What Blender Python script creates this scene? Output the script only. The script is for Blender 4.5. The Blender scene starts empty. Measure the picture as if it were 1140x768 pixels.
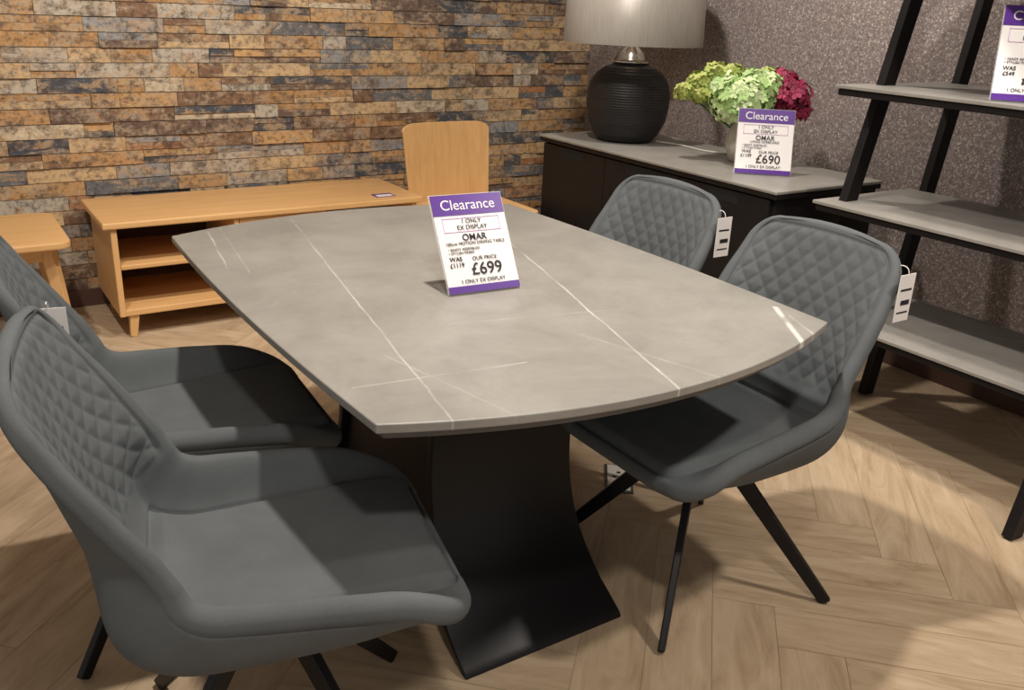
import bpy, bmesh, math, random
import numpy as np
from mathutils import Vector, Matrix
random.seed(7)
sc=bpy.context.scene
try: sc.view_settings.view_transform='Standard'
except Exception: pass
COL=sc.collection

# ---------------------------------------------------------------- helpers
def link(o,parent=None):
    COL.objects.link(o)
    if parent: o.parent=parent
    return o
def empty(name,loc=(0,0,0),rz=0):
    e=bpy.data.objects.new(name,None); e.empty_display_size=.1
    e.location=loc; e.rotation_euler=(0,0,rz); COL.objects.link(e); return e
def mesh_obj(name,verts,faces,mat=None,parent=None,smooth=False):
    m=bpy.data.meshes.new(name); m.from_pydata([tuple(v) for v in verts],[],faces); m.update()
    if mat: m.materials.append(mat)
    if smooth: m.polygons.foreach_set('use_smooth',[True]*len(m.polygons))
    o=bpy.data.objects.new(name,m); return link(o,parent)
def bevel(o,w,seg=2):
    b=o.modifiers.new('bev','BEVEL'); b.width=w; b.segments=seg; b.limit_method='ANGLE'; b.angle_limit=math.radians(35); return o
def box(name,lo,hi,mat,parent=None,bv=.004,seg=2):
    x0,y0,z0=lo;x1,y1,z1=hi
    v=[(x0,y0,z0),(x1,y0,z0),(x1,y1,z0),(x0,y1,z0),(x0,y0,z1),(x1,y0,z1),(x1,y1,z1),(x0,y1,z1)]
    f=[(0,3,2,1),(4,5,6,7),(0,1,5,4),(1,2,6,5),(2,3,7,6),(3,0,4,7)]
    o=mesh_obj(name,v,f,mat,parent)
    if bv: bevel(o,bv,seg)
    return o
def beam(name,a,b,wa,wb,mat,parent=None,up=(0,0,1),bv=.003):
    """tapered bar between a and b; wa,wb=(w,h) half sizes"""
    a=Vector(a);b=Vector(b);d=(b-a).normalized();u=Vector(up)
    s=d.cross(u).normalized();t=s.cross(d).normalized();v=[]
    for p,(w,h) in ((a,wa),(b,wb)):
        for i,j in ((-1,-1),(1,-1),(1,1),(-1,1)): v.append(p+s*w*i+t*h*j)
    f=[(3,2,1,0),(4,5,6,7),(0,1,5,4),(1,2,6,5),(2,3,7,6),(3,0,4,7)]
    o=mesh_obj(name,v,f,mat,parent)
    if bv: bevel(o,bv)
    return o
def prism(name,pts,z0,z1,mat,parent=None,bv=.002,seg=2):
    n=len(pts); v=[(x,y,z0) for x,y in pts]+[(x,y,z1) for x,y in pts]
    f=[tuple(range(n-1,-1,-1)),tuple(range(n,2*n))]+[(i,(i+1)%n,n+(i+1)%n,n+i) for i in range(n)]
    o=mesh_obj(name,v,f,mat,parent)
    if bv: bevel(o,bv,seg)
    return o
def lathe(name,prof,mat,parent=None,loc=(0,0,0),n=64,cap=True):
    v=[];f=[]
    for r,z in prof:
        for i in range(n):
            a=2*math.pi*i/n; v.append((loc[0]+r*math.cos(a),loc[1]+r*math.sin(a),loc[2]+z))
    for k in range(len(prof)-1):
        for i in range(n):
            j=(i+1)%n; f.append((k*n+i,k*n+j,(k+1)*n+j,(k+1)*n+i))
    if cap:
        f.append(tuple(range(n-1,-1,-1))); f.append(tuple((len(prof)-1)*n+i for i in range(n)))
    return mesh_obj(name,v,f,mat,parent,smooth=True)
def tube(name,pts,r,mat,parent=None,res=8):
    c=bpy.data.curves.new(name,'CURVE'); c.dimensions='3D'; c.bevel_depth=r; c.bevel_resolution=3
    s=c.splines.new('NURBS'); s.points.add(len(pts)-1)
    for p,q in zip(s.points,pts): p.co=(*q,1)
    s.use_endpoint_u=True; s.order_u=3; s.resolution_u=res
    c.materials.append(mat); return link(bpy.data.objects.new(name,c),parent)

# ---------------------------------------------------------------- materials
def srgb(r,g,b):
    return tuple(((c/255)/12.92 if c/255<=.04045 else ((c/255+.055)/1.055)**2.4) for c in (r,g,b))+(1,)
class M:
    def __init__(s,name):
        s.m=bpy.data.materials.new(name); s.m.use_nodes=True; s.t=s.m.node_tree
        s.b=s.t.nodes['Principled BSDF']
    def n(s,ty,ins=None,**kw):
        nd=s.t.nodes.new(ty)
        for k,v in kw.items(): setattr(nd,k,v)
        if ins:
            for k,v in ins.items(): s.set(nd,k,v)
        return nd
    def set(s,nd,k,v):
        if hasattr(v,'is_output'): s.t.links.new(v,nd.inputs[k])
        else: nd.inputs[k].default_value=v
    def math(s,op,a,b=0.,c=None,clamp=False):
        nd=s.n('ShaderNodeMath',{0:a,1:b},operation=op,use_clamp=clamp)
        if c is not None: s.set(nd,2,c)
        return nd.outputs[0]
    def mix(s,f,a,b,mode='MIX'):
        nd=s.n('ShaderNodeMix',data_type='RGBA',blend_type=mode)
        s.set(nd,0,f); s.set(nd,6,a); s.set(nd,7,b); return nd.outputs[2]
    def noise(s,vec,scale,detail=4,rough=.55,dist=0):
        nd=s.n('ShaderNodeTexNoise',{'Scale':scale,'Detail':detail,'Roughness':rough,'Distortion':dist})
        if vec is not None: s.set(nd,'Vector',vec)
        return nd.outputs['Fac']
    def ramp(s,fac,stops,interp='LINEAR'):
        nd=s.n('ShaderNodeValToRGB'); s.set(nd,0,fac); cr=nd.color_ramp; cr.interpolation=interp
        while len(cr.elements)<len(stops): cr.elements.new(.5)
        for e,(p,c) in zip(cr.elements,stops): e.position=p; e.color=c
        return nd.outputs[0]
    def coord(s,k='Object'): return s.n('ShaderNodeTexCoord').outputs[k]
    def mapping(s,vec,scale=(1,1,1),rot=(0,0,0),loc=(0,0,0)):
        return s.n('ShaderNodeMapping',{'Vector':vec,'Scale':scale,'Rotation':rot,'Location':loc}).outputs[0]
    def bump(s,h,strength=.3,dist=.01):
        s.set(s.b,'Normal',s.n('ShaderNodeBump',{'Height':h,'Strength':strength,'Distance':dist}).outputs[0])
    def P(s,**kw):
        for k,v in kw.items(): s.set(s.b,k.replace('_',' '),v)
        return s
def simple(name,col,rough=.5,var=.08,scale=20,metal=0,bump=0,spec=.5):
    m=M(name); n=m.noise(m.coord(),scale)
    lo=tuple(c*(1-var) for c in col[:3])+(1,); hi=tuple(min(1,c*(1+var)) for c in col[:3])+(1,)
    m.P(Base_Color=m.ramp(n,[(.3,lo),(.7,hi)]),Roughness=rough,Metallic=metal)
    m.set(m.b,'Specular IOR Level',spec)
    if bump: m.bump(n,bump,.002)
    return m.m
# fabric
m=M('grey_fabric'); c=m.coord()
w=m.noise(c,600,2); big=m.noise(c,9,3)
m.P(Base_Color=m.mix(m.math('MULTIPLY',w,.5),m.ramp(big,[(.3,srgb(82,87,90)),(.7,srgb(94,99,102))]),srgb(124,127,129)),Roughness=1.0)
m.set(m.b,'Specular IOR Level',.1)
m.bump(w,.4,.001); FAB=m.m
BLACK=simple('black_powder_coat',(.0055,.0055,.007,1),.42,.1,60,0,spec=.35)
BLACKW=simple('black_stained_wood',(.008,.007,.0075,1),.55,.15,40,spec=.25)
# oak
def oak(name,ax,base=((206,160,104),(226,184,128))):
    m=M(name); c=m.coord(); sc_=[22,22,22]; sc_[ax]=1.6
    v=m.mapping(c,tuple(sc_)); n=m.noise(v,1.5,6,.6,.4); n2=m.noise(v,9,3)
    col=m.ramp(n,[(.25,srgb(*base[0])),(.7,srgb(*base[1]))])
    m.P(Base_Color=m.mix(m.math('MULTIPLY',n2,.25),col,srgb(188,142,90)),Roughness=.42)
    m.bump(n2,.08,.002); return m.m
OAKX=oak('oak_veneer',0); OAKZ=oak('oak_veneer_vertical',2)
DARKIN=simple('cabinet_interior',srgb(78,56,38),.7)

# ceramic stone with veins
def ceramic(name,veins,k_=1.0):
    m=M(name); c=m.coord('Object'); sep=m.n('ShaderNodeSeparateXYZ',{0:c})
    X,Y=sep.outputs[0],sep.outputs[1]
    wob=m.math('MULTIPLY',m.math('SUBTRACT',m.noise(c,6,4,.6),.5),.014)
    cloud=m.noise(c,4.2,8,.7,.4); fine=m.noise(c,60,3)
    S_=lambda r,g,b: srgb(r*k_,g*k_,b*k_)
    col=m.ramp(cloud,[(.28,S_(134,131,125)),(.5,S_(151,148,142)),(.72,S_(165,162,156))])
    col=m.mix(m.math('MULTIPLY',fine,.2),col,S_(120,118,114))
    tot=None
    for (x0,y0,x1,y1,wd,st) in veins:
        L=math.hypot(x1-x0,y1-y0);dx,dy=(x1-x0)/L,(y1-y0)/L
        al=m.math('ADD',m.math('MULTIPLY',m.math('SUBTRACT',X,x0),dx),m.math('MULTIPLY',m.math('SUBTRACT',Y,y0),dy))
        ac=m.math('ADD',m.math('MULTIPLY',m.math('SUBTRACT',X,x0),-dy),m.math('MULTIPLY',m.math('SUBTRACT',Y,y0),dx))
        d=m.math('ABSOLUTE',m.math('ADD',ac,wob))
        k=m.math('SUBTRACT',1,m.math('DIVIDE',d,wd),clamp=True)
        e=m.math('MULTIPLY',m.math('GREATER_THAN',al,0),m.math('LESS_THAN',al,L))
        k=m.math('MULTIPLY',m.math('MULTIPLY',k,e),m.math('MULTIPLY',m.math('SUBTRACT',m.noise(c,11,3),.28,clamp=True),st))
        tot=k if tot is None else m.math('MAXIMUM',tot,k)
    if tot is not None: col=m.mix(m.math('MINIMUM',tot,.85),col,srgb(222,221,216))
    m.P(Base_Color=col,Roughness=.42); m.bump(fine,.05,.001); return m.m
TOP=ceramic('grey_ceramic_top',[(.66,1.10,.93,2.66,.0032,1.6),(1.10,1.06,1.45,2.3,.0038,1.9),(.58,1.38,.93,1.34,.0032,1.6),
   (.80,1.05,.70,1.5,.003,1.0),(1.50,1.13,1.66,1.36,.009,5),(1.56,1.13,1.64,1.30,.005,2.),(.60,2.2,.66,2.6,.0035,2.0),(.64,2.15,.70,2.62,.003,1.1),(1.2,2.1,1.5,2.68,.0035,.8),(1.22,1.1,1.12,1.42,.003,.9),(.9,1.6,1.35,1.5,.003,.6)])
SHELFTOP=ceramic('grey_ceramic_shelf',[(3.15,1.1,2.7,2.0,.004,1.2)],.94)
EDGE=simple('grey_board_edge',srgb(96,93,90),.5)

# floor
m=M('oak_herringbone'); uv=m.n('ShaderNodeUVMap').outputs[0]; at=m.n('ShaderNodeAttribute',attribute_name='rnd')
rv=at.outputs['Fac']; v=m.n('ShaderNodeVectorMath',{0:uv,1:m.n('ShaderNodeCombineXYZ',{0:m.math('MULTIPLY',rv,37),1:m.math('MULTIPLY',rv,91)}).outputs[0]},operation='ADD').outputs[0]
v1=m.mapping(v,(1.6,9,1)); g=m.noise(v1,1.5,7,.66,1.4); g2=m.noise(m.mapping(v,(4,90,1)),1,3)
col=m.ramp(g,[(.25,srgb(142,119,93)),(.42,srgb(180,157,129)),(.6,srgb(199,178,150)),(.78,srgb(214,196,170))])
col=m.mix(m.math('MULTIPLY',g2,.3),col,srgb(150,128,102))
col=m.mix(m.math('MULTIPLY',rv,.24),col,srgb(162,140,114))
m.P(Base_Color=col,Roughness=.45); m.bump(g2,.1,.001); FLOOR=m.m
SUB=simple('floor_joint',srgb(142,121,97),.9)

# stone cladding
m=M('split_stone'); at=m.n('ShaderNodeAttribute',attribute_name='rnd'); rv=at.outputs['Fac']; c=m.coord()
off=m.n('ShaderNodeCombineXYZ',{0:m.math('MULTIPLY',rv,50),1:m.math('MULTIPLY',rv,23),2:m.math('MULTIPLY',rv,71)}).outputs[0]
v=m.n('ShaderNodeVectorMath',{0:c,1:off},operation='ADD').outputs[0]
pal=m.ramp(rv,[(0,srgb(190,150,104)),(.10,srgb(208,178,136)),(.21,srgb(132,102,78)),(.30,srgb(202,162,112)),(.39,srgb(108,110,114)),(.52,srgb(186,144,96)),(.60,srgb(112,92,80)),(.68,srgb(190,180,164)),(.77,srgb(78,82,90)),(.86,srgb(212,196,168)),(.92,srgb(176,120,78)),(.95,srgb(150,150,150))],'CONSTANT')
n1=m.noise(m.mapping(v,(5,5,12)),1.5,6,.7,.6); n2=m.noise(v,38,5,.75); n3=m.noise(v,11,5,.75)
patch=m.ramp(n1,[(.46,(0,0,0,1)),(.54,(1,1,1,1))])
alt=m.ramp(n3,[(.36,srgb(64,64,68)),(.43,srgb(124,98,76)),(.52,srgb(178,164,144)),(.6,srgb(198,156,106)),(.68,srgb(112,115,122))])
col=m.mix(m.math('MULTIPLY',patch,.75),pal,alt)
col=m.mix(m.ramp(n2,[(.36,(.65,.65,.65,1)),(.50,(0,0,0,1))]),col,srgb(54,46,42))
col=m.mix(m.ramp(n2,[(.58,(0,0,0,1)),(.72,(.4,.4,.4,1))]),col,srgb(236,224,204))
m.P(Base_Color=col,Roughness=.85); m.bump(m.math('ADD',n1,m.math('MULTIPLY',n2,.6)),.5,.008); STONE=m.m
# wallpaper
m=M('speckled_wallpaper'); c=m.coord(); n=m.noise(c,60,5,.75); sp=m.noise(c,130,2,.8)
col=m.ramp(n,[(.35,srgb(108,97,96)),(.52,srgb(130,119,117)),(.68,srgb(152,141,138))])
k=m.ramp(sp,[(.56,(0,0,0,1)),(.62,(1,1,1,1))])
m.P(Base_Color=m.mix(m.math('MULTIPLY',k,.75),col,srgb(212,203,196)),Roughness=.5); m.bump(n,.3,.003); PAPER=m.m
SKIRT=simple('skirting_paint',srgb(84,60,52),.5)
CEIL=simple('ceiling_paint',srgb(225,220,212),.9)
WHITE=simple('white_card',srgb(236,233,232),.35,.01); PURPLE=simple('purple_print',srgb(84,40,140),.35,.02)
INK=simple('black_ink',(.015,.012,.02,1),.5,.01); PINK=simple('lilac_border',srgb(190,150,200),.5,.01)
PLAST=simple('white_plastic',srgb(225,222,215),.35,.02)
m=M('clear_acrylic'); nn=m.noise(m.coord(),3); m.P(Base_Color=(.9,.92,.95,1),Roughness=m.math('MULTIPLY',nn,.15),Alpha=.22); ACR=m.m
CHROME=simple('polished_chrome',(.75,.73,.7,1),.12,.03,10,1)

# ---------------------------------------------------------------- room shell
WX,WY=3.42,4.45; CZ=2.75
box('wall_right',(WX,-2.2,0),(WX+.12,WY+.12,CZ),PAPER,bv=0)
box('ceiling',(-2.6,-2.2,CZ),(WX+.12,WY+.12,CZ+.1),CEIL,bv=0)
box('baseboard_right',(WX-.018,-2.2,0),(WX,WY-.03,.11),SKIRT,bv=.003)
def box_faces(V,Fc,x0,x1,y0,y1,z0,z1):
    b=len(V); V+= [(x0,y0,z0),(x1,y0,z0),(x1,y1,z0),(x0,y1,z0),(x0,y0,z1),(x1,y0,z1),(x1,y1,z1),(x0,y1,z1)]
    Fc+=[(b,b+3,b+2,b+1),(b+4,b+5,b+6,b+7),(b,b+1,b+5,b+4),(b+1,b+2,b+6,b+5),(b+2,b+3,b+7,b+6),(b+3,b,b+4,b+7)]
V=[];Fc=[];R=[]
box_faces(V,Fc,-2.6,WX,WY,WY+.12,0,CZ); R+=[.65]*6
RH=.064; z=0; k=0
while z<CZ-.01:
    x=-2.6-random.random()*.3
    h=min(RH,CZ-z)
    while x<WX:
        L=random.choice([.12,.18,.24,.30,.34,.40])*random.uniform(.9,1.1)
        xa=max(x,-2.6);xb=min(x+L,WX)
        if xb-xa>.02:
            if random.random()<.25:
                hh=h*random.uniform(.42,.58)
                box_faces(V,Fc,xa+.001,xb-.001,WY-random.uniform(.006,.018),WY,z+.0015,z+hh-.001); R+=[random.random()]*6
                box_faces(V,Fc,xa+.001,xb-.001,WY-random.uniform(.006,.018),WY,z+hh,z+h-.0015); R+=[random.random()]*6
            else:
                box_faces(V,Fc,xa+.001,xb-.001,WY-random.uniform(.005,.022),WY,z+.0015,z+h-.0015); R+=[random.random()]*6
        x+=L
    z+=RH
o=mesh_obj('wall_back',V,Fc,STONE); a=o.data.attributes.new('rnd','FLOAT','FACE'); a.data.foreach_set('value',R)
box('baseboard_back',(-2.6,WY-.045,0),(WX-.02,WY-.03,.08),SKIRT,bv=.002)

# floor herringbone : planks laid at 45 degrees, trimmed at the walls
W=.155;N=5;Lp=W*N
V=[(-2.6,-2.2,-.05),(WX,-2.2,-.05),(WX,WY,-.05),(-2.6,WY,-.05),(-2.6,-2.2,-.0015),(WX,-2.2,-.0015),(WX,WY,-.0015),(-2.6,WY,-.0015)]
Fc=[(0,3,2,1),(4,5,6,7),(0,1,5,4),(1,2,6,5),(2,3,7,6),(3,0,4,7)]; R=[0]*6; UV=[(0,0)]*24; MI=[1]*6
ang=math.radians(45); ca,sa=math.cos(ang),math.sin(ang); g=.0006
def clip(P,ax,lim,sgn):
    out=[]
    for q in range(len(P)):
        A,B=P[q],P[(q+1)%len(P)]; da=(lim-A[ax])*sgn; db=(lim-B[ax])*sgn
        if da>=0: out.append(A)
        if (da>=0)!=(db>=0):
            t=da/(da-db); out.append(tuple(A[e]+(B[e]-A[e])*t for e in range(4)))
    return out
def plank(x,y,w,h,horiz):
    pts=[(x+g,y+g),(x+w-g,y+g),(x+w-g,y+h-g),(x+g,y+h-g)]
    P=[]
    for px,py in pts:
        u=(px-x,py-y) if horiz else (py-y,px-x)
        P.append((px*ca-py*sa,px*sa+py*ca,u[0],u[1]))
    for ax,lim,sg in ((0,WX,1),(0,-2.6,-1),(1,WY,1),(1,-2.2,-1)):
        P=clip(P,ax,lim,sg)
        if len(P)<3: return
    b=len(V)
    for p in P: V.append((p[0],p[1],0)); UV.append((p[2],p[3]))
    Fc.append(tuple(range(b,b+len(P)))); R.append(random.random()); MI.append(0)
for i in range(-60,60):
    for j in range(-14,14):
        x=i*W+j*Lp ; y=i*W-j*Lp
        plank(x,y,Lp,W,True)
        plank(x-W,y,W,Lp,False)
o=mesh_obj('floor',V,Fc,FLOOR); o.data.materials.append(SUB)
a=o.data.attributes.new('rnd','FLOAT','FACE'); a.data.foreach_set('value',R)
uvl=o.data.uv_layers.new(name='UVMap'); uvl.data.foreach_set('uv',[q for p in UV for q in p]); o.data.polygons.foreach_set('material_index',MI)

# ---------------------------------------------------------------- dining table
def outline(x0,x1,y0,y1,be,bs,n=28,r=.0):
    P=[]
    def arc(a,b,bulge,nrm):
        for i in range(n):
            t=i/n; k=4*t*(1-t)*bulge
            P.append((a[0]+(b[0]-a[0])*t+nrm[0]*k,a[1]+(b[1]-a[1])*t+nrm[1]*k))
    arc((x0,y0),(x1,y0),be,(0,-1)); arc((x1,y0),(x1,y1),bs,(1,0)); arc((x1,y1),(x0,y1),be,(0,1)); arc((x0,y1),(x0,y0),bs,(-1,0))
    return P
tb=empty('dining_table')
prism('stone_top',outline(.555,1.685,1.225,2.585,.125,.022),.742,.76,TOP,tb,bv=.003,seg=3)
prism('support_board',outline(.575,1.665,1.24,2.57,.12,.02),.722,.7415,EDGE,tb,bv=.003)
box('motion_frame',(.86,1.5,.695),(1.36,2.3,.7215),BLACK,tb)
half=[(0,.53),(.012,.53),(.03,.50),(.06,.445),(.10,.39),(.16,.335),(.24,.295),(.34,.275),(.44,.275),(.54,.30),(.62,.34),(.68,.39),(.695,.41)]
half=[(h,z) for z,h in half]
def fixn(o):
    bm=bmesh.new();bm.from_mesh(o.data);bmesh.ops.recalc_face_normals(bm,faces=bm.faces);bm.to_mesh(o.data);bm.free()
def hour(name,x0,x1,inset):
    L=[(1.9-(h-inset),z) for h,z in half]; Rr=[(1.9+(h-inset),z) for h,z in reversed(half)]
    pts=L+Rr; n=len(pts)
    v=[(x0,y,z) for y,z in pts]+[(x1,y,z) for y,z in pts]
    f=[tuple(range(n)),tuple(range(2*n-1,n-1,-1))]+[(i,n+i,n+(i+1)%n,(i+1)%n) for i in range(n)]
    o=mesh_obj(name,v,f,BLACK,tb); fixn(o); return o
hour('pedestal_core',.895,1.25,.022)
for nm,sg in (('pedestal_panel_1',-1),('pedestal_panel_2',1)):
    v=[];f=[]
    hs=np.array([h for h,_ in half]);zs=np.array([z for _,z in half])
    zz=np.concatenate([[0,.006,.012,.02,.03,.045],np.linspace(.06,.695,28)]);hh=np.interp(zz,zs,hs)
    hh=np.convolve(np.pad(hh,2,'edge'),[.1,.2,.4,.2,.1],'valid')
    for zi,hi in zip(zz,hh):
        y=1.9+sg*hi; yi=1.9+sg*(hi-.025)
        q=min(1,max(0,zi/.3)); xl=.83+.045*q*q*(3-2*q)
        v+=[(xl,y,zi),(1.275,y,zi),(1.275,yi,zi),(xl,yi,zi)]
    for k in range(len(zz)-1):
        b=k*4
        for i in range(4):
            j=(i+1)%4; f.append((b+i,b+j,b+4+j,b+4+i))
    f+=[(3,2,1,0),tuple(len(v)-4+i for i in range(4))]
    o=mesh_obj(nm,v,f,BLACK,tb); fixn(o)
    o.data.polygons.foreach_set('use_smooth',[True]*len(o.data.polygons)); bevel(o,.002)

# ---------------------------------------------------------------- chair
def smooth(e0,e1,x):
    t=np.clip((x-e0)/(e1-e0),0,1); return t*t*(3-2*t)
def catmull(P):
    P=[np.array(p,float) for p in P]; P=[2*P[0]-P[1]]+P+[2*P[-1]-P[-2]]; out=[]
    for i in range(1,len(P)-2):
        for k in range(30):
            t=k/30; a,b,c,d=P[i-1:i+3]
            out.append(.5*((2*b)+(-a+c)*t+(2*a-5*b+4*c-d)*t*t+(-a+3*b-3*c+d)*t**3))
    out.append(P[-2]); out=np.array(out)
    return out,np.concatenate([[0],np.cumsum(np.linalg.norm(np.diff(out,axis=0),axis=1))])
cp,cs=catmull([(.335,.462),(.30,.472),(.22,.474),(.10,.468),(-.04,.461),(-.115,.464),(-.172,.490),(-.212,.550),(-.242,.64),(-.275,.77),(-.316,.92)])
AL=cs[-1]; RF,RB=.06,.072
th_=np.linspace(0,math.pi/2,16)[:-1]
arc=np.concatenate([RF*(1-np.cos(th_)),np.linspace(RF,AL-RB,175),(AL-RB*(1-np.cos(th_)))[::-1]])
NT=len(arc); NS=125
prof=np.stack([np.interp(arc,cs,cp[:,i]) for i in range(2)],1)
def tangents(win):
    u=np.linspace(0,AL,400)
    t=np.stack([np.gradient(np.interp(u,cs,cp[:,i])) for i in range(2)],1); h=win//2
    t=np.stack([np.convolve(np.pad(t[:,i],h,'edge'),np.ones(win)/win,'valid') for i in range(2)],1)
    t=np.stack([np.interp(arc,u,t[:,i]) for i in range(2)],1)
    t/=np.linalg.norm(t,axis=1)[:,None]; n=np.stack([t[:,1],-t[:,0]],1)
    return -n if n[NT//3,1]<0 else n
nl=tangents(131)
AJ=np.interp(.52,cp[cs>.42][:,1],cs[cs>.42])
hwX=[0,.08,.18,.35,AJ,AJ+.12,AJ+.25,AL]; hwY=[.254,.256,.254,.244,.228,.228,.228,.216]
hw=np.interp(arc,hwX,hwY)
def lf(a): return np.interp(a,[0,.03,.07,.13,.25,AJ-.15,AJ,AJ+.10,AJ+.2,AJ+.32,AL],[.0,.008,.028,.052,.072,.090,.106,.092,.064,.028,.006])
fa=np.linspace(-.1,AL+.1,700); fl=lf(np.clip(fa,0,AL)); fl=np.convolve(np.pad(fl,20,'edge'),np.ones(41)/41,'valid'); lift=np.interp(arc,fa,fl)
def rnd(d,r):
    q=np.clip(r-d,0,r); return r-np.sqrt(np.maximum(r*r-q*q,0))
hw=hw-rnd(arc,RF)-rnd(AL-arc,RB)
u_=np.linspace(-1,1,NS); S=np.sign(u_)*(1-(1-np.abs(u_))**1.35)
SS,AR=np.meshgrid(S,arc)
sm=1-smooth(AJ-.06,AJ+.14,AR)      # 1 seat, 0 back
A_=np.abs(SS)
gl=sm*smooth(.76,1.02,A_)+(1-sm)*A_**2.6
base=np.stack([prof[:,:1]+0*SS,hw[:,None]*SS,prof[:,1:]+0*SS],2)
crown=-.012*smooth(AL-.3,AL,AR)*SS**2
base[...,2]+=crown
n3=np.stack([nl[:,0],0*nl[:,0],nl[:,1]],1)[:,None,:]
Mid=base+n3*(lift[:,None]*gl)[...,None]
hw0=np.interp(arc,hwX,hwY)
B0=np.stack([prof[:,:1]+0*SS,hw0[:,None]*SS,prof[:,1:]+0*SS],2)+n3*(lift[:,None]*gl)[...,None]
def normals(G,it):
    du=np.gradient(G,axis=0); dv=np.gradient(G,axis=1); Nn=np.cross(du,dv)
    Nn/=np.linalg.norm(Nn,axis=2)[...,None]+1e-9
    if Nn[NT//3,NS//2,2]<0: Nn=-Nn
    for _ in range(it):
        Pn=np.pad(Nn,((1,1),(1,1),(0,0)),'edge'); Nn=(Pn[:-2,1:-1]+Pn[2:,1:-1]+Pn[1:-1,:-2]+Pn[1:-1,2:]+2*Nn)/6
        Nn/=np.linalg.norm(Nn,axis=2)[...,None]
    return Nn
Nn=normals(B0,5)
Yc=hw0[:,None]*SS
pu=Yc/.050; pv=(AR-AJ)/.064
aa=pu+pv;bb=pu-pv
dd=np.minimum(np.abs(aa-np.round(aa)),np.abs(bb-np.round(bb)))
edgeb=np.minimum(hw[:,None]*(1-A_),AL-AR)
quilt=.0075*np.clip(dd/.5,0,1)**.35-.0048
backmask=smooth(AJ+.015,AJ+.04,AR)*smooth(.014,.022,edgeb)
seamb=-.005*np.exp(-((edgeb-.015)/.004)**2)*smooth(AJ+.0,AJ+.05,AR)
edge=np.minimum((.76-A_)*.25,np.minimum(AR-.008,AJ-.045-AR))
pad=.014*smooth(-.003,.02,edge)-.007*np.exp(-((edge+.004)/.0035)**2)*smooth(AJ,AJ-.03,AR)
pad=np.where(AR<AJ,pad,0)
inner=Mid+Nn*(quilt*backmask+pad+seamb)[...,None]
seatm=1-smooth(AJ-.10,AJ+.10,AR)
th=.036+.028*seatm*(1-A_**4)*smooth(0,.25,AR)+.010*seatm
th=th*(1-.25*smooth(AL-.25,AL,AR))
No=normals(B0,25)
outer=Mid-No*th[...,None]
verts=list(inner.reshape(-1,3))+list(outer.reshape(-1,3)); off=NT*NS
faces=[]
for i in range(NT-1):
    for j in range(NS-1):
        a=i*NS+j; faces.append((a,a+1,a+NS+1,a+NS)); faces.append((off+a,off+a+NS,off+a+NS+1,off+a+1))
bd=[(0,j) for j in range(NS)]+[(i,NS-1) for i in range(1,NT)]+[(NT-1,j) for j in range(NS-2,-1,-1)]+[(i,0) for i in range(NT-2,0,-1)]
nb=len(bd)
Bp=np.array([Mid[i,j] for i,j in bd]); Bn=np.array([Nn[i,j] for i,j in bd])
Tn=np.roll(Bp,-3,0)-np.roll(Bp,3,0); Od=np.cross(Tn,Bn); Od/=np.linalg.norm(Od,axis=1)[:,None]+1e-9
if Od[NS//2].dot(Bp[NS//2]-Mid[NT//4,NS//2])<0: Od=-Od
for _ in range(3): Od=(np.roll(Od,1,0)+Od+np.roll(Od,-1,0))/3
Od/=np.linalg.norm(Od,axis=1)[:,None]
rings=[[i*NS+j for i,j in bd]]
NR=8
for q in range(1,NR):
    t_=math.pi*q/NR; ring=[]
    for k,(i,j) in enumerate(bd):
        A1,B1=inner[i,j],outer[i,j]; c_=(A1+B1)/2; hv=(A1-B1)/2; r_=np.linalg.norm(hv)*.8
        ring.append(len(verts)); verts.append(c_+hv*math.cos(t_)+Od[k]*r_*math.sin(t_))
    rings.append(ring)
rings.append([off+i*NS+j for i,j in bd])
for q in range(NR):
    for k in range(nb):
        l=(k+1)%nb; faces.append((rings[q][k],rings[q+1][k],rings[q+1][l],rings[q][l]))
shell=bpy.data.meshes.new('upholstered_shell'); shell.from_pydata([tuple(map(float,v)) for v in verts],[],faces); shell.materials.append(FAB)
bm=bmesh.new();bm.from_mesh(shell);bmesh.ops.recalc_face_normals(bm,faces=bm.faces);bm.to_mesh(shell);bm.free()
shell.polygons.foreach_set('use_smooth',[True]*len(shell.polygons))
def chair(loc,rz,tag=None,lrot=-8,loff=(.015,-.03),tz=0):
    e=empty('dining_chair',loc,rz)
    link(bpy.data.objects.new('seat_shell',shell),e)
    lathe('swivel_hub',[(.05,.345),(.075,.35),(.075,.372),(.09,.378),(.09,.405)],BLACK,e,n=24)
    k=0; ca_,sa_=math.cos(math.radians(lrot)),math.sin(math.radians(lrot))
    for sx in(-1,1):
        for sy in(-1,1):
            k+=1
            def q(x,y): return (x*ca_-y*sa_+loff[0],x*sa_+y*ca_+loff[1])
            beam('leg_%d'%k,(*q(sx*.045,sy*.045),.362),(*q(sx*.252,sy*.268),.004),(.011,.022),(.008,.015),BLACK,e)
    if tag is not None:
        s=tag
        tx,ty=-.30,s*.250; T=.75+tz
        box('price_tag',(tx-.028,ty-.001,T),(tx+.028,ty+.001,T+.115),WHITE,e,bv=0)
        box('price_tag_print',(tx-.02,ty-.0016,T+.04),(tx+.012,ty+.0016,T+.052),INK,e,bv=0)
        box('price_tag_print_2',(tx-.02,ty-.0016,T+.075),(tx+.02,ty+.0016,T+.08),INK,e,bv=0)
        box('price_tag_print_3',(tx-.02,ty-.0016,T+.02),(tx+.02,ty+.0016,T+.024),INK,e,bv=0)
        tube('tag_string',[(tx,s*.225,T+.13),(tx,ty,T+.135),(tx,ty,T+.113)],.001,WHITE,e)
    return e
chair((.385,1.385,0),math.radians(-12),1,tz=.015)
chair((.40,2.03,0),math.radians(-4),None)
chair((1.575,1.42,0),math.pi,1)
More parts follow.
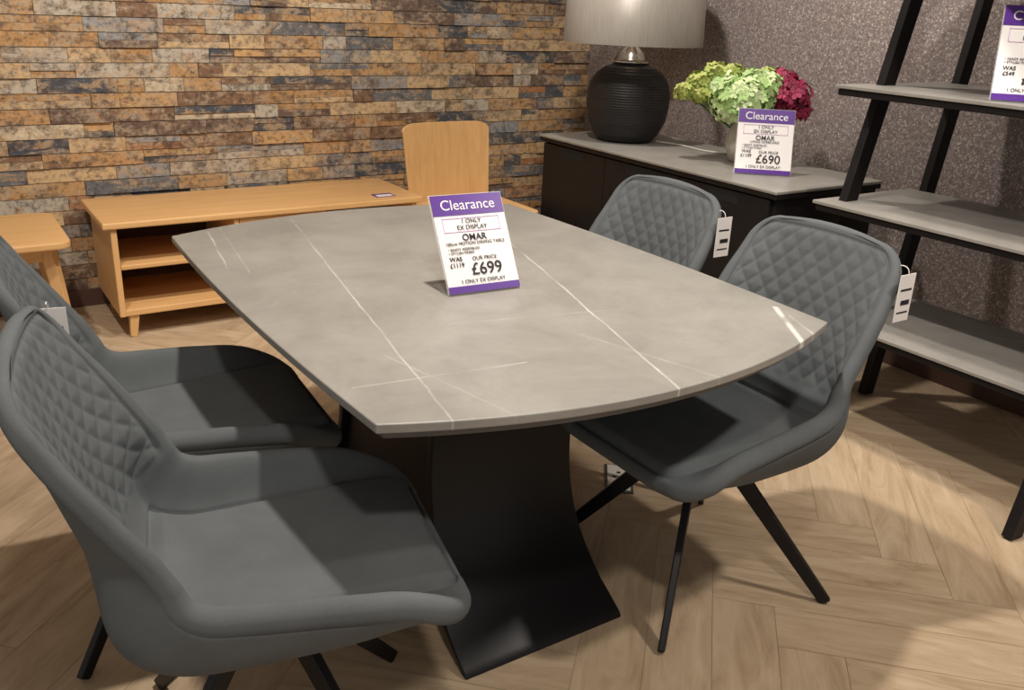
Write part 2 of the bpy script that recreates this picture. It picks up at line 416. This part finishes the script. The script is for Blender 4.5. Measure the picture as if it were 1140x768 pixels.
chair((1.60,2.03,0),math.pi,1)

# ---------------------------------------------------------------- price signs
def text(name,s,size,loc,mat,parent,align='CENTER',bold=0):
    c=bpy.data.curves.new(name,'FONT'); c.body=s; c.size=size; c.align_x=align; c.align_y='CENTER'; c.extrude=.0003; c.offset=bold
    c.materials.append(mat); o=bpy.data.objects.new(name,c); o.location=loc; o.rotation_euler=(math.pi/2,0,0); return link(o,parent)
def sign(loc,rz,title,sub,price,was,w=.2,h=.285,tilt=14):
    e=empty('price_sign',loc,rz)
    t=bpy.data.objects.new('sign_panel',None); link(t,e); t.rotation_euler=(-math.radians(tilt),0,0); t.location=(0,0,.004)
    box('card',(-w/2,0,0),(w/2,.002,h),WHITE,t,bv=0)
    box('header_band',(-w/2,-.0012,h*.79),(w/2,0,h),PURPLE,t,bv=0)
    box('footer_band',(-w/2,-.0012,0),(w/2,0,h*.07),PURPLE,t,bv=0)
    y=-.0016
    text('text_clearance','Clearance',w*.19,(0,y,h*.89),WHITE,t)
    text('text_offer','1 ONLY\nEX DISPLAY',w*.082,(0,y,h*.69),INK,t)
    for nm,b in (('border_t',(h*.755,h*.76)),('border_b',(h*.615,h*.62))): box(nm,(-w*.4,-.0012,b[0]),(w*.4,0,b[1]),PINK,t,bv=0)
    for nm,b in (('border_l',(-w*.4,-w*.393)),('border_r',(w*.393,w*.4))): box(nm,(b[0],-.0012,h*.615),(b[1],0,h*.76),PINK,t,bv=0)
    text('text_title',title,w*.12,(0,y,h*.555),INK,t,bold=.0003)
    text('text_sub',sub,w*.06,(0,y,h*.495),INK,t)
    text('text_info','• READY ASSEMBLED\n• STYLISH FINISH',w*.048,(-w*.4,y,h*.42),INK,t,align='LEFT')
    text('text_was','WAS\n'+was,w*.08,(-w*.32,y,h*.31),INK,t,bold=.0002)
    text('text_our','OUR PRICE',w*.07,(w*.08,y,h*.335),INK,t)
    text('text_price',price,w*.22,(w*.08,y,h*.225),INK,t,bold=.0004)
    text('text_foot','1 ONLY EX DISPLAY',w*.07,(0,y,h*.11),INK,t)
    box('acrylic_back',(-w/2-.003,.0025,.0005),(w/2+.003,.004,h+.003),ACR,t,bv=0)
    box('acrylic_foot',(-w/2-.003,.0,0),(w/2+.003,.095,.0018),ACR,e,bv=0)
    return e
sign((1.088,1.755,.7612),math.radians(-4),'OMAR','180cm MOTION DINING TABLE','£699','£1119',w=.19,h=.243,tilt=31)
# ---------------------------------------------------------------- sideboard
sb=empty('sideboard'); SX0,SX1,SY0,SY1,SH=2.62,3.24,2.22,3.76,.80
box('carcass',(SX0+.025,SY0+.02,.10),(SX1,SY1-.02,SH-.022),BLACKW,sb)
box('top_frame',(SX0,SY0,SH-.032),(SX1,SY1,SH-.0125),BLACKW,sb)
box('stone_top',(SX0-.004,SY0-.004,SH-.012),(SX1+.004,SY1+.004,SH),SHELFTOP,sb,bv=.003)
wd=(SY1-SY0-.06)/3
SLOT_SHADE=simple('handle_slot_shadow',(.002,.002,.002,1),.9,.01)
for i in range(3):
    y0=SY0+.03+i*wd
    box('door_panel_%d'%(i+1),(SX0+.006,y0+.002,.13),(SX0+.0245,y0+wd-.002,SH-.038),BLACKW,sb,bv=.002)
    box('handle_slot_%d'%(i+1),(SX0+.0052,y0+wd*.32,SH-.085),(SX0+.0062,y0+wd*.68,SH-.045),SLOT_SHADE,sb,bv=0)  # near-black strip proud of the door, painting the shade of a handle recess
box('plinth',(SX0+.06,SY0+.06,0),(SX1-.03,SY1-.06,.10),BLACK,sb)
sign((2.835,2.49,SH+.001),math.radians(-40),'OMAR','LARGE SIDEBOARD','£690','£1109',w=.22,h=.26,tilt=20)

# ---------------------------------------------------------------- table lamp
LX,LY=2.915,3.455
lp=empty('table_lamp',(LX,LY,SH))
LAMPM=simple('ribbed_black_ceramic',(.015,.0145,.015,1),.5,.3,60)
pr=[(.10,0),(.135,.008)]
for i in range(141):
    t=i/140; z=.01+t*.35
    r=np.interp(t,[0,.08,.25,.45,.6,.75,.87,.95,1],[.135,.160,.188,.2,.2,.188,.16,.125,.075])
    pr.append((r+.0013*math.sin(i*2*math.pi/4.7),z))
pr.append((.06,.365))
lathe('ceramic_body',pr,LAMPM,lp,n=72)
lathe('chrome_collar',[(.090,.362),(.094,.372),(.075,.385),(.068,.405),(.045,.425),(.03,.44),(.02,.46),(.02,.53)],CHROME,lp,n=32)
m=M('lamp_shade_satin'); c=m.coord(); g_=m.noise(m.mapping(c,(300,300,3)),1,2)
m.P(Base_Color=m.ramp(g_,[(.3,srgb(156,151,144)),(.7,srgb(176,170,162))]),Roughness=.4,Metallic=.2)
tr=m.n('ShaderNodeBsdfTranslucent',{'Color':srgb(185,173,152)}); mx=m.n('ShaderNodeMixShader',{0:.2})
m.t.links.new(m.b.outputs[0],mx.inputs[1]); m.t.links.new(tr.outputs[0],mx.inputs[2]); m.t.links.new(mx.outputs[0],m.t.nodes['Material Output'].inputs[0])
SHADE=m.m
lathe('drum_shade',[(.330,.45),(.315,.84),(.312,.84),(.327,.45),(.330,.45)],SHADE,lp,n=72,cap=False)
for k in range(3):
    a=k*2*math.pi/3; beam('shade_spider_%d'%(k+1),(0,0,.53),(.325*math.cos(a),.325*math.sin(a),.50),(.002,.002),(.002,.002),CHROME,lp,bv=0)
m=M('bulb_glass'); m.P(Base_Color=(1,.9,.75,1),Emission_Color=(1,.80,.55,1),Emission_Strength=8,Roughness=.3); 
lathe('bulb',[(.012,.53),(.016,.55),(.03,.58),(.032,.61),(.02,.64),(.004,.65)],m.m,lp,n=24)
tube('power_cord',[(.10,-.12,.006),(.16,-.25,.004),(.12,-.40,.004),(.2,-.55,.004),(.3,-.60,.004),(.345,-.62,-.02),(.35,-.62,-.3)],.004,PLAST,lp)

# ---------------------------------------------------------------- flowers in vase
fv=empty('hydrangea_vase',(3.02,2.78,SH))
lathe('ceramic_vase',[(.05,0),(.06,.004),(.072,.06),(.075,.11),(.065,.15),(.055,.165),(.062,.175),(.056,.175),(.05,.165)],simple('cream_vase',srgb(205,198,186),.4),fv,n=40)
def petalmat(n,a,b):
    m=M(n); at=m.n('ShaderNodeAttribute',attribute_name='rnd'); m.P(Base_Color=m.ramp(at.outputs['Fac'],[(0,a),(1,b)]),Roughness=.6); return m.m
GRN=petalmat('pale_green_petals',srgb(165,202,122),srgb(224,240,190)); YEL=petalmat('lime_buds',srgb(150,170,74),srgb(206,212,130)); MAG=petalmat('magenta_petals',srgb(110,18,52),srgb(180,52,96)); LEAF=petalmat('leaf_green',srgb(58,98,38),srgb(110,150,66))
STEM=simple('stem_green',srgb(80,110,50),.6)
def bloom(name,cen,R_,n,ps,mat,sq=.8):
    V=[];Fc=[];RR=[];cen=Vector(cen)
    for i in range(n):
        ph=math.acos(1-2*(i+.5)/n); th=i*2.39996
        if ph>2.5: continue
        d=Vector((math.sin(ph)*math.cos(th),math.sin(ph)*math.sin(th),math.cos(ph)))
        p=cen+Vector((d.x*R_,d.y*R_,d.z*R_*sq))*random.uniform(.82,1.15)
        q=d.to_track_quat('Z','Y').to_matrix()@Matrix.Rotation(random.random()*6.28,3,'Z')
        q=q@Matrix.Rotation(random.uniform(-.5,.5),3,'X'); rr=random.random()
        for k in range(4):
            Rz=Matrix.Rotation(k*math.pi/2,3,'Z'); b=len(V)
            for c_ in ((0,0,0),(.45,.38,.10),(.8,.30,.16),(1.0,0,.12),(.8,-.30,.16),(.45,-.38,.10)):
                V.append(p+q@(Rz@Vector(c_))*ps)
            Fc.append(tuple(range(b,b+6))); RR.append(min(1,max(0,rr+random.uniform(-.15,.15))))
    o=mesh_obj(name,V,Fc,mat,fv); a=o.data.attributes.new('rnd','FLOAT','FACE'); a.data.foreach_set('value',RR)
def stem(name,c): tube(name,[(0,0,.10),(c[0]*.4,c[1]*.4,.17),c],.004,STEM,fv)
def sc2(r,d,z): return (r*.83+d*.56,-r*.56+d*.83,z-.055)
def core(name,c,r,mat): lathe(name,[(r*math.sin(a),-r*.8*math.cos(a)) for a in np.linspace(.05,3.09,9)],mat,fv,loc=c,n=12,cap=False)
B=[('bloom_green_1',sc2(-.05,-.07,.31),.12,170,.026,GRN),('bloom_green_2',sc2(.03,-.02,.36),.10,140,.026,GRN),('bloom_green_3',sc2(-.12,.03,.36),.09,110,.025,GRN),
   ('bloom_magenta_1',sc2(.16,-.02,.34),.085,110,.028,MAG),('bloom_magenta_2',sc2(.14,.03,.39),.06,70,.027,MAG),('bloom_magenta_3',sc2(.20,-.03,.29),.05,50,.026,MAG),
   ('bloom_lime_1',sc2(-.22,0,.38),.05,60,.019,YEL),('bloom_lime_2',sc2(-.15,.02,.42),.05,60,.019,YEL),('bloom_lime_3',sc2(-.28,-.02,.34),.04,45,.018,YEL),('bloom_lime_4',sc2(-.07,.05,.42),.045,55,.019,YEL),('bloom_lime_5',sc2(-.21,-.03,.33),.04,45,.018,YEL),('bloom_lime_6',sc2(.07,.03,.42),.035,40,.018,YEL)]
for nm,c,r,n,ps,mt in B:
    bloom(nm,c,r,n,ps,mt); stem(nm.replace('bloom','stem'),c); core(nm.replace('bloom','core'),c,r*.78,mt)
def leaf(name,c,d,L,wd):
    V=[];Fc=[];c=Vector(c);d=Vector(d).normalized();s=d.cross(Vector((0,0,1))).normalized()
    for i in range(7):
        t=i/6; w_=wd*math.sin(math.pi*min(.98,t*.95+.03)); p=c+d*L*t+Vector((0,0,-.05*t*t)); V.extend([p-s*w_+Vector((0,0,.008)),p,p+s*w_+Vector((0,0,.008))])
    for i in range(6):
        b=i*3; Fc.extend([(b,b+1,b+4,b+3),(b+1,b+2,b+5,b+4)])
    o=mesh_obj(name,V,Fc,LEAF,fv,smooth=True); a=o.data.attributes.new('rnd','FLOAT','FACE'); a.data.foreach_set('value',[random.random()]*len(Fc))
for i in range(14):
    a=i*.55; leaf('leaf_%d'%(i+1),(.03*math.cos(a),.03*math.sin(a),.18+.012*(i%4)),(math.cos(a),math.sin(a),.55),.15+.03*(i%3),.03)

# ---------------------------------------------------------------- ladder shelf
ls=empty('ladder_shelf')
def xf(z): return 2.52+.24*z
def xb(z): return 3.04+.17*z
k=0
for y in (1.98,1.08):
    k+=1
    beam('front_upright_%d'%k,(xf(0),y,.0),(xf(2.1),y,2.1),(.016,.032),(.016,.032),BLACKW,ls,up=(1,0,0))
    beam('rear_upright_%d'%k,(xb(0),y,.0),(xb(2.1),y,2.1),(.016,.03),(.016,.03),BLACKW,ls,up=(1,0,0))
for i,z in enumerate((.42,.81,1.20,1.60)):
    x0=2.58+.02*i; x1=xb(z)-.03
    box('shelf_board_%d'%(i+1),(x0+.006,1.02,z-.034),(x1,2.03,z-.0125),BLACKW,ls)
    box('shelf_top_%d'%(i+1),(x0,1.01,z-.012),(x1+.004,2.04,z),SHELFTOP,ls,bv=.002)
sign((2.72,1.44,1.201),math.radians(-50),'OMAR','BOOKCASE','£349','£549',w=.2,h=.27,tilt=16)

# ---------------------------------------------------------------- oak TV unit
tv=empty('tv_stand'); x0,x1,y0,y1,H_=.565,2.02,3.86,4.38,.51
box('top',(x0,y0,H_-.028),(x1,y1,H_),OAKX,tv,bv=.006)
box('bottom',(x0+.05,y0+.02,.10),(x1-.05,y1-.02,.128),OAKX,tv)
for nm,xa,xc in (('side_left',x0+.03,x0+.055),('side_right',x1-.055,x1-.03),('divider',1.10,1.122),('divider_2',1.5,1.522)):
    box(nm,(xa,y0+.015,.10),(xc,y1-.02,H_-.029),OAKZ,tv)
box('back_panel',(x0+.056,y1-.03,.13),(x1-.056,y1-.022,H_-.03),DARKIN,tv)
box('mid_shelf_left',(x0+.056,y0+.03,.30),(1.099,y1-.032,.32),OAKX,tv)
box('drawer_front_1',(1.124,y0+.018,.30),(1.498,y0+.038,H_-.032),OAKX,tv)
box('drawer_front_2',(1.124,y0+.018,.132),(1.498,y0+.038,.296),OAKX,tv)
box('mid_shelf_right',(1.523,y0+.03,.30),(x1-.056,y1-.032,.32),OAKX,tv)
k=0
for xx,sx in ((x0+.09,-1),(x1-.09,1)):
    for yy in (y0+.05,y1-.06):
        k+=1; beam('leg_%d'%k,(xx,yy,.10),(xx+sx*.01,yy,0),(.02,.02),(.014,.014),OAKZ,tv)
box('label_card',(1.80,y0+.06,H_+.0005),(1.90,y0+.13,H_+.002),PURPLE,tv,bv=0)
box('label_card_white',(1.81,y0+.065,H_+.0021),(1.89,y0+.105,H_+.0026),WHITE,tv,bv=0)
# ---------------------------------------------------------------- oak side table
bn=empty('oak_side_table')
def rrect(x0,x1,y0,y1,r,n=8):
    P=[]
    for cx,cy,a0 in ((x1-r,y1-r,0),(x0+r,y1-r,90),(x0+r,y0+r,180),(x1-r,y0+r,270)):
        for i in range(n+1):
            a=math.radians(a0+90*i/n); P.append((cx+r*math.cos(a),cy+r*math.sin(a)))
    return P
prism('top',rrect(-.55,.43,3.70,4.26,.05),.462,.49,OAKX,bn,bv=.006)
box('apron_front',(-.45,3.78,.40),(.33,3.80,.461),OAKX,bn); box('apron_back',(-.45,4.16,.40),(.33,4.18,.461),OAKX,bn)
box('apron_side',(.31,3.801,.40),(.33,4.159,.461),OAKX,bn); box('apron_side_2',(-.45,3.801,.40),(-.43,4.159,.461),OAKX,bn)
k=0
for xx,sx in((.36,1),(-.48,-1)):
    for yy,sy in((3.80,-1),(4.16,1)):
        k+=1; beam('leg_%d'%k,(xx-sx*.01,yy,.461),(xx+sx*.045,yy+sy*.03,0),(.024,.024),(.014,.014),OAKZ,bn)
# ---------------------------------------------------------------- oak chair by the wall
oc=empty('oak_chair',(2.255,3.83,0),0)
def curved(name,w,h,z0,y0,crv,lean,th,mat):
    V=[];Fc=[];nx,nz=24,8
    for side in (0,1):
        for k in range(nz+1):
            t=k/nz
            for i in range(nx+1):
                u=-1+2*i/nx; ww=w/2*(.92+.08*t)
                zz=z0+h*t-(.03*abs(u)**10 if k==nz else 0)
                V.append((u*ww,y0-crv*u*u+lean*t+side*th,zz))
    n=(nx+1)*(nz+1)
    for k in range(nz):
        for i in range(nx):
            a=k*(nx+1)+i; Fc.extend([(a,a+1,a+nx+2,a+nx+1),(n+a,n+a+nx+1,n+a+nx+2,n+a+1)])
    bd=[i for i in range(nx+1)]+[k*(nx+1)+nx for k in range(1,nz+1)]+[nz*(nx+1)+i for i in range(nx-1,-1,-1)]+[k*(nx+1) for k in range(nz-1,0,-1)]
    for q in range(len(bd)):
        a,b=bd[q],bd[(q+1)%len(bd)]; Fc.append((a,n+a,n+b,b))
    o=mesh_obj(name,V,Fc,mat,oc); fixn(o); bevel(o,.003); return o
curved('backrest',.50,.40,.43,.20,.02,.05,.014,OAKZ)
prism('seat',rrect(-.23,.29,-.24,.19,.06),.428,.446,OAKX,oc,bv=.006)
k=0
for sx in(-1,1):
    for sy in(-1,1):
        k+=1; beam('leg_%d'%k,(sx*.17,sy*.15-.02,.427),(sx*.2,sy*.19-.02,0),(.018,.018),(.012,.012),OAKZ,oc)
# ---------------------------------------------------------------- floor socket
fs=empty('floor_socket',(1.71,1.915,0),math.radians(-38))
box('frame',(-.045,-.09,0),(.045,.09,.004),simple('grey_metal_frame',srgb(80,78,76),.4,.05,20,.3),fs,bv=.001)
box('plate',(-.036,-.08,.0042),(.036,.08,.007),PLAST,fs,bv=.001)
for i,(a,b) in enumerate(((-.014,.0),(.014,.0),(0,.03),(0,-.045))): box('pin_hole_%d'%(i+1),(a-.006,b-.006,.0072),(a+.006,b+.006,.0078),INK,fs,bv=0)

# ---------------------------------------------------------------- lights
def spot(name,loc,tgt,power,size=70,blend=.5,r=.05,col=(1,.915,.82)):
    l=bpy.data.lights.new(name,'SPOT'); l.energy=power; l.spot_size=math.radians(size); l.spot_blend=blend; l.shadow_soft_size=r; l.color=col
    o=bpy.data.objects.new(name,l); o.location=loc; o.rotation_euler=(Vector(tgt)-Vector(loc)).to_track_quat('-Z','Y').to_euler(); COL.objects.link(o)
spot('ceiling_spot_table',(1.08,1.85,2.68),(1.1,1.8,0),190,110,.6,.05)
spot('ceiling_spot_front',(.2,.0,2.68),(.7,.9,0),80,95,.7,.08)
spot('ceiling_spot_right',(2.4,.3,2.68),(2.3,.9,0),120,95,.7,.08)
spot('ceiling_spot_wall_1',(.0,2.5,2.68),(.1,4.4,1.0),130,95,.8,.06)
spot('ceiling_spot_wall_2',(1.7,2.5,2.68),(1.7,4.4,1.0),130,95,.8,.06)
spot('ceiling_spot_sideboard',(2.3,2.9,2.68),(3.3,2.9,1.0),115,100,.8,.06)
spot('ceiling_spot_shelf',(2.0,1.3,2.68),(3.3,1.6,1.1),100,90,.8,.06)
w=bpy.data.worlds.new('World'); sc.world=w; w.use_nodes=True
bg=w.node_tree.nodes['Background']; bg.inputs[0].default_value=(1,.96,.92,1); bg.inputs[1].default_value=.42

# ---------------------------------------------------------------- camera
p=math.radians(21);r=math.radians(2.5);a=math.radians(33.7)
F=np.array([0,math.cos(p),-math.sin(p)]);U=np.array([0,math.sin(p),math.cos(p)]);Rr=np.array([1.,0,0])
R2=Rr*math.cos(r)+U*math.sin(r);U2=-Rr*math.sin(r)+U*math.cos(r)
def rot(d): return Vector((d[0]*math.cos(a)+d[1]*math.sin(a),-d[0]*math.sin(a)+d[1]*math.cos(a),d[2]))
R2,U2,F=rot(R2),rot(U2),rot(F)
cam=bpy.data.cameras.new('camera'); co=bpy.data.objects.new('camera',cam); COL.objects.link(co)
cam.sensor_width=36; cam.lens=36*1000/1140
mt=Matrix(((R2.x,U2.x,-F.x,0),(R2.y,U2.y,-F.y,0),(R2.z,U2.z,-F.z,1.42),(0,0,0,1)))
co.matrix_world=mt; sc.camera=co
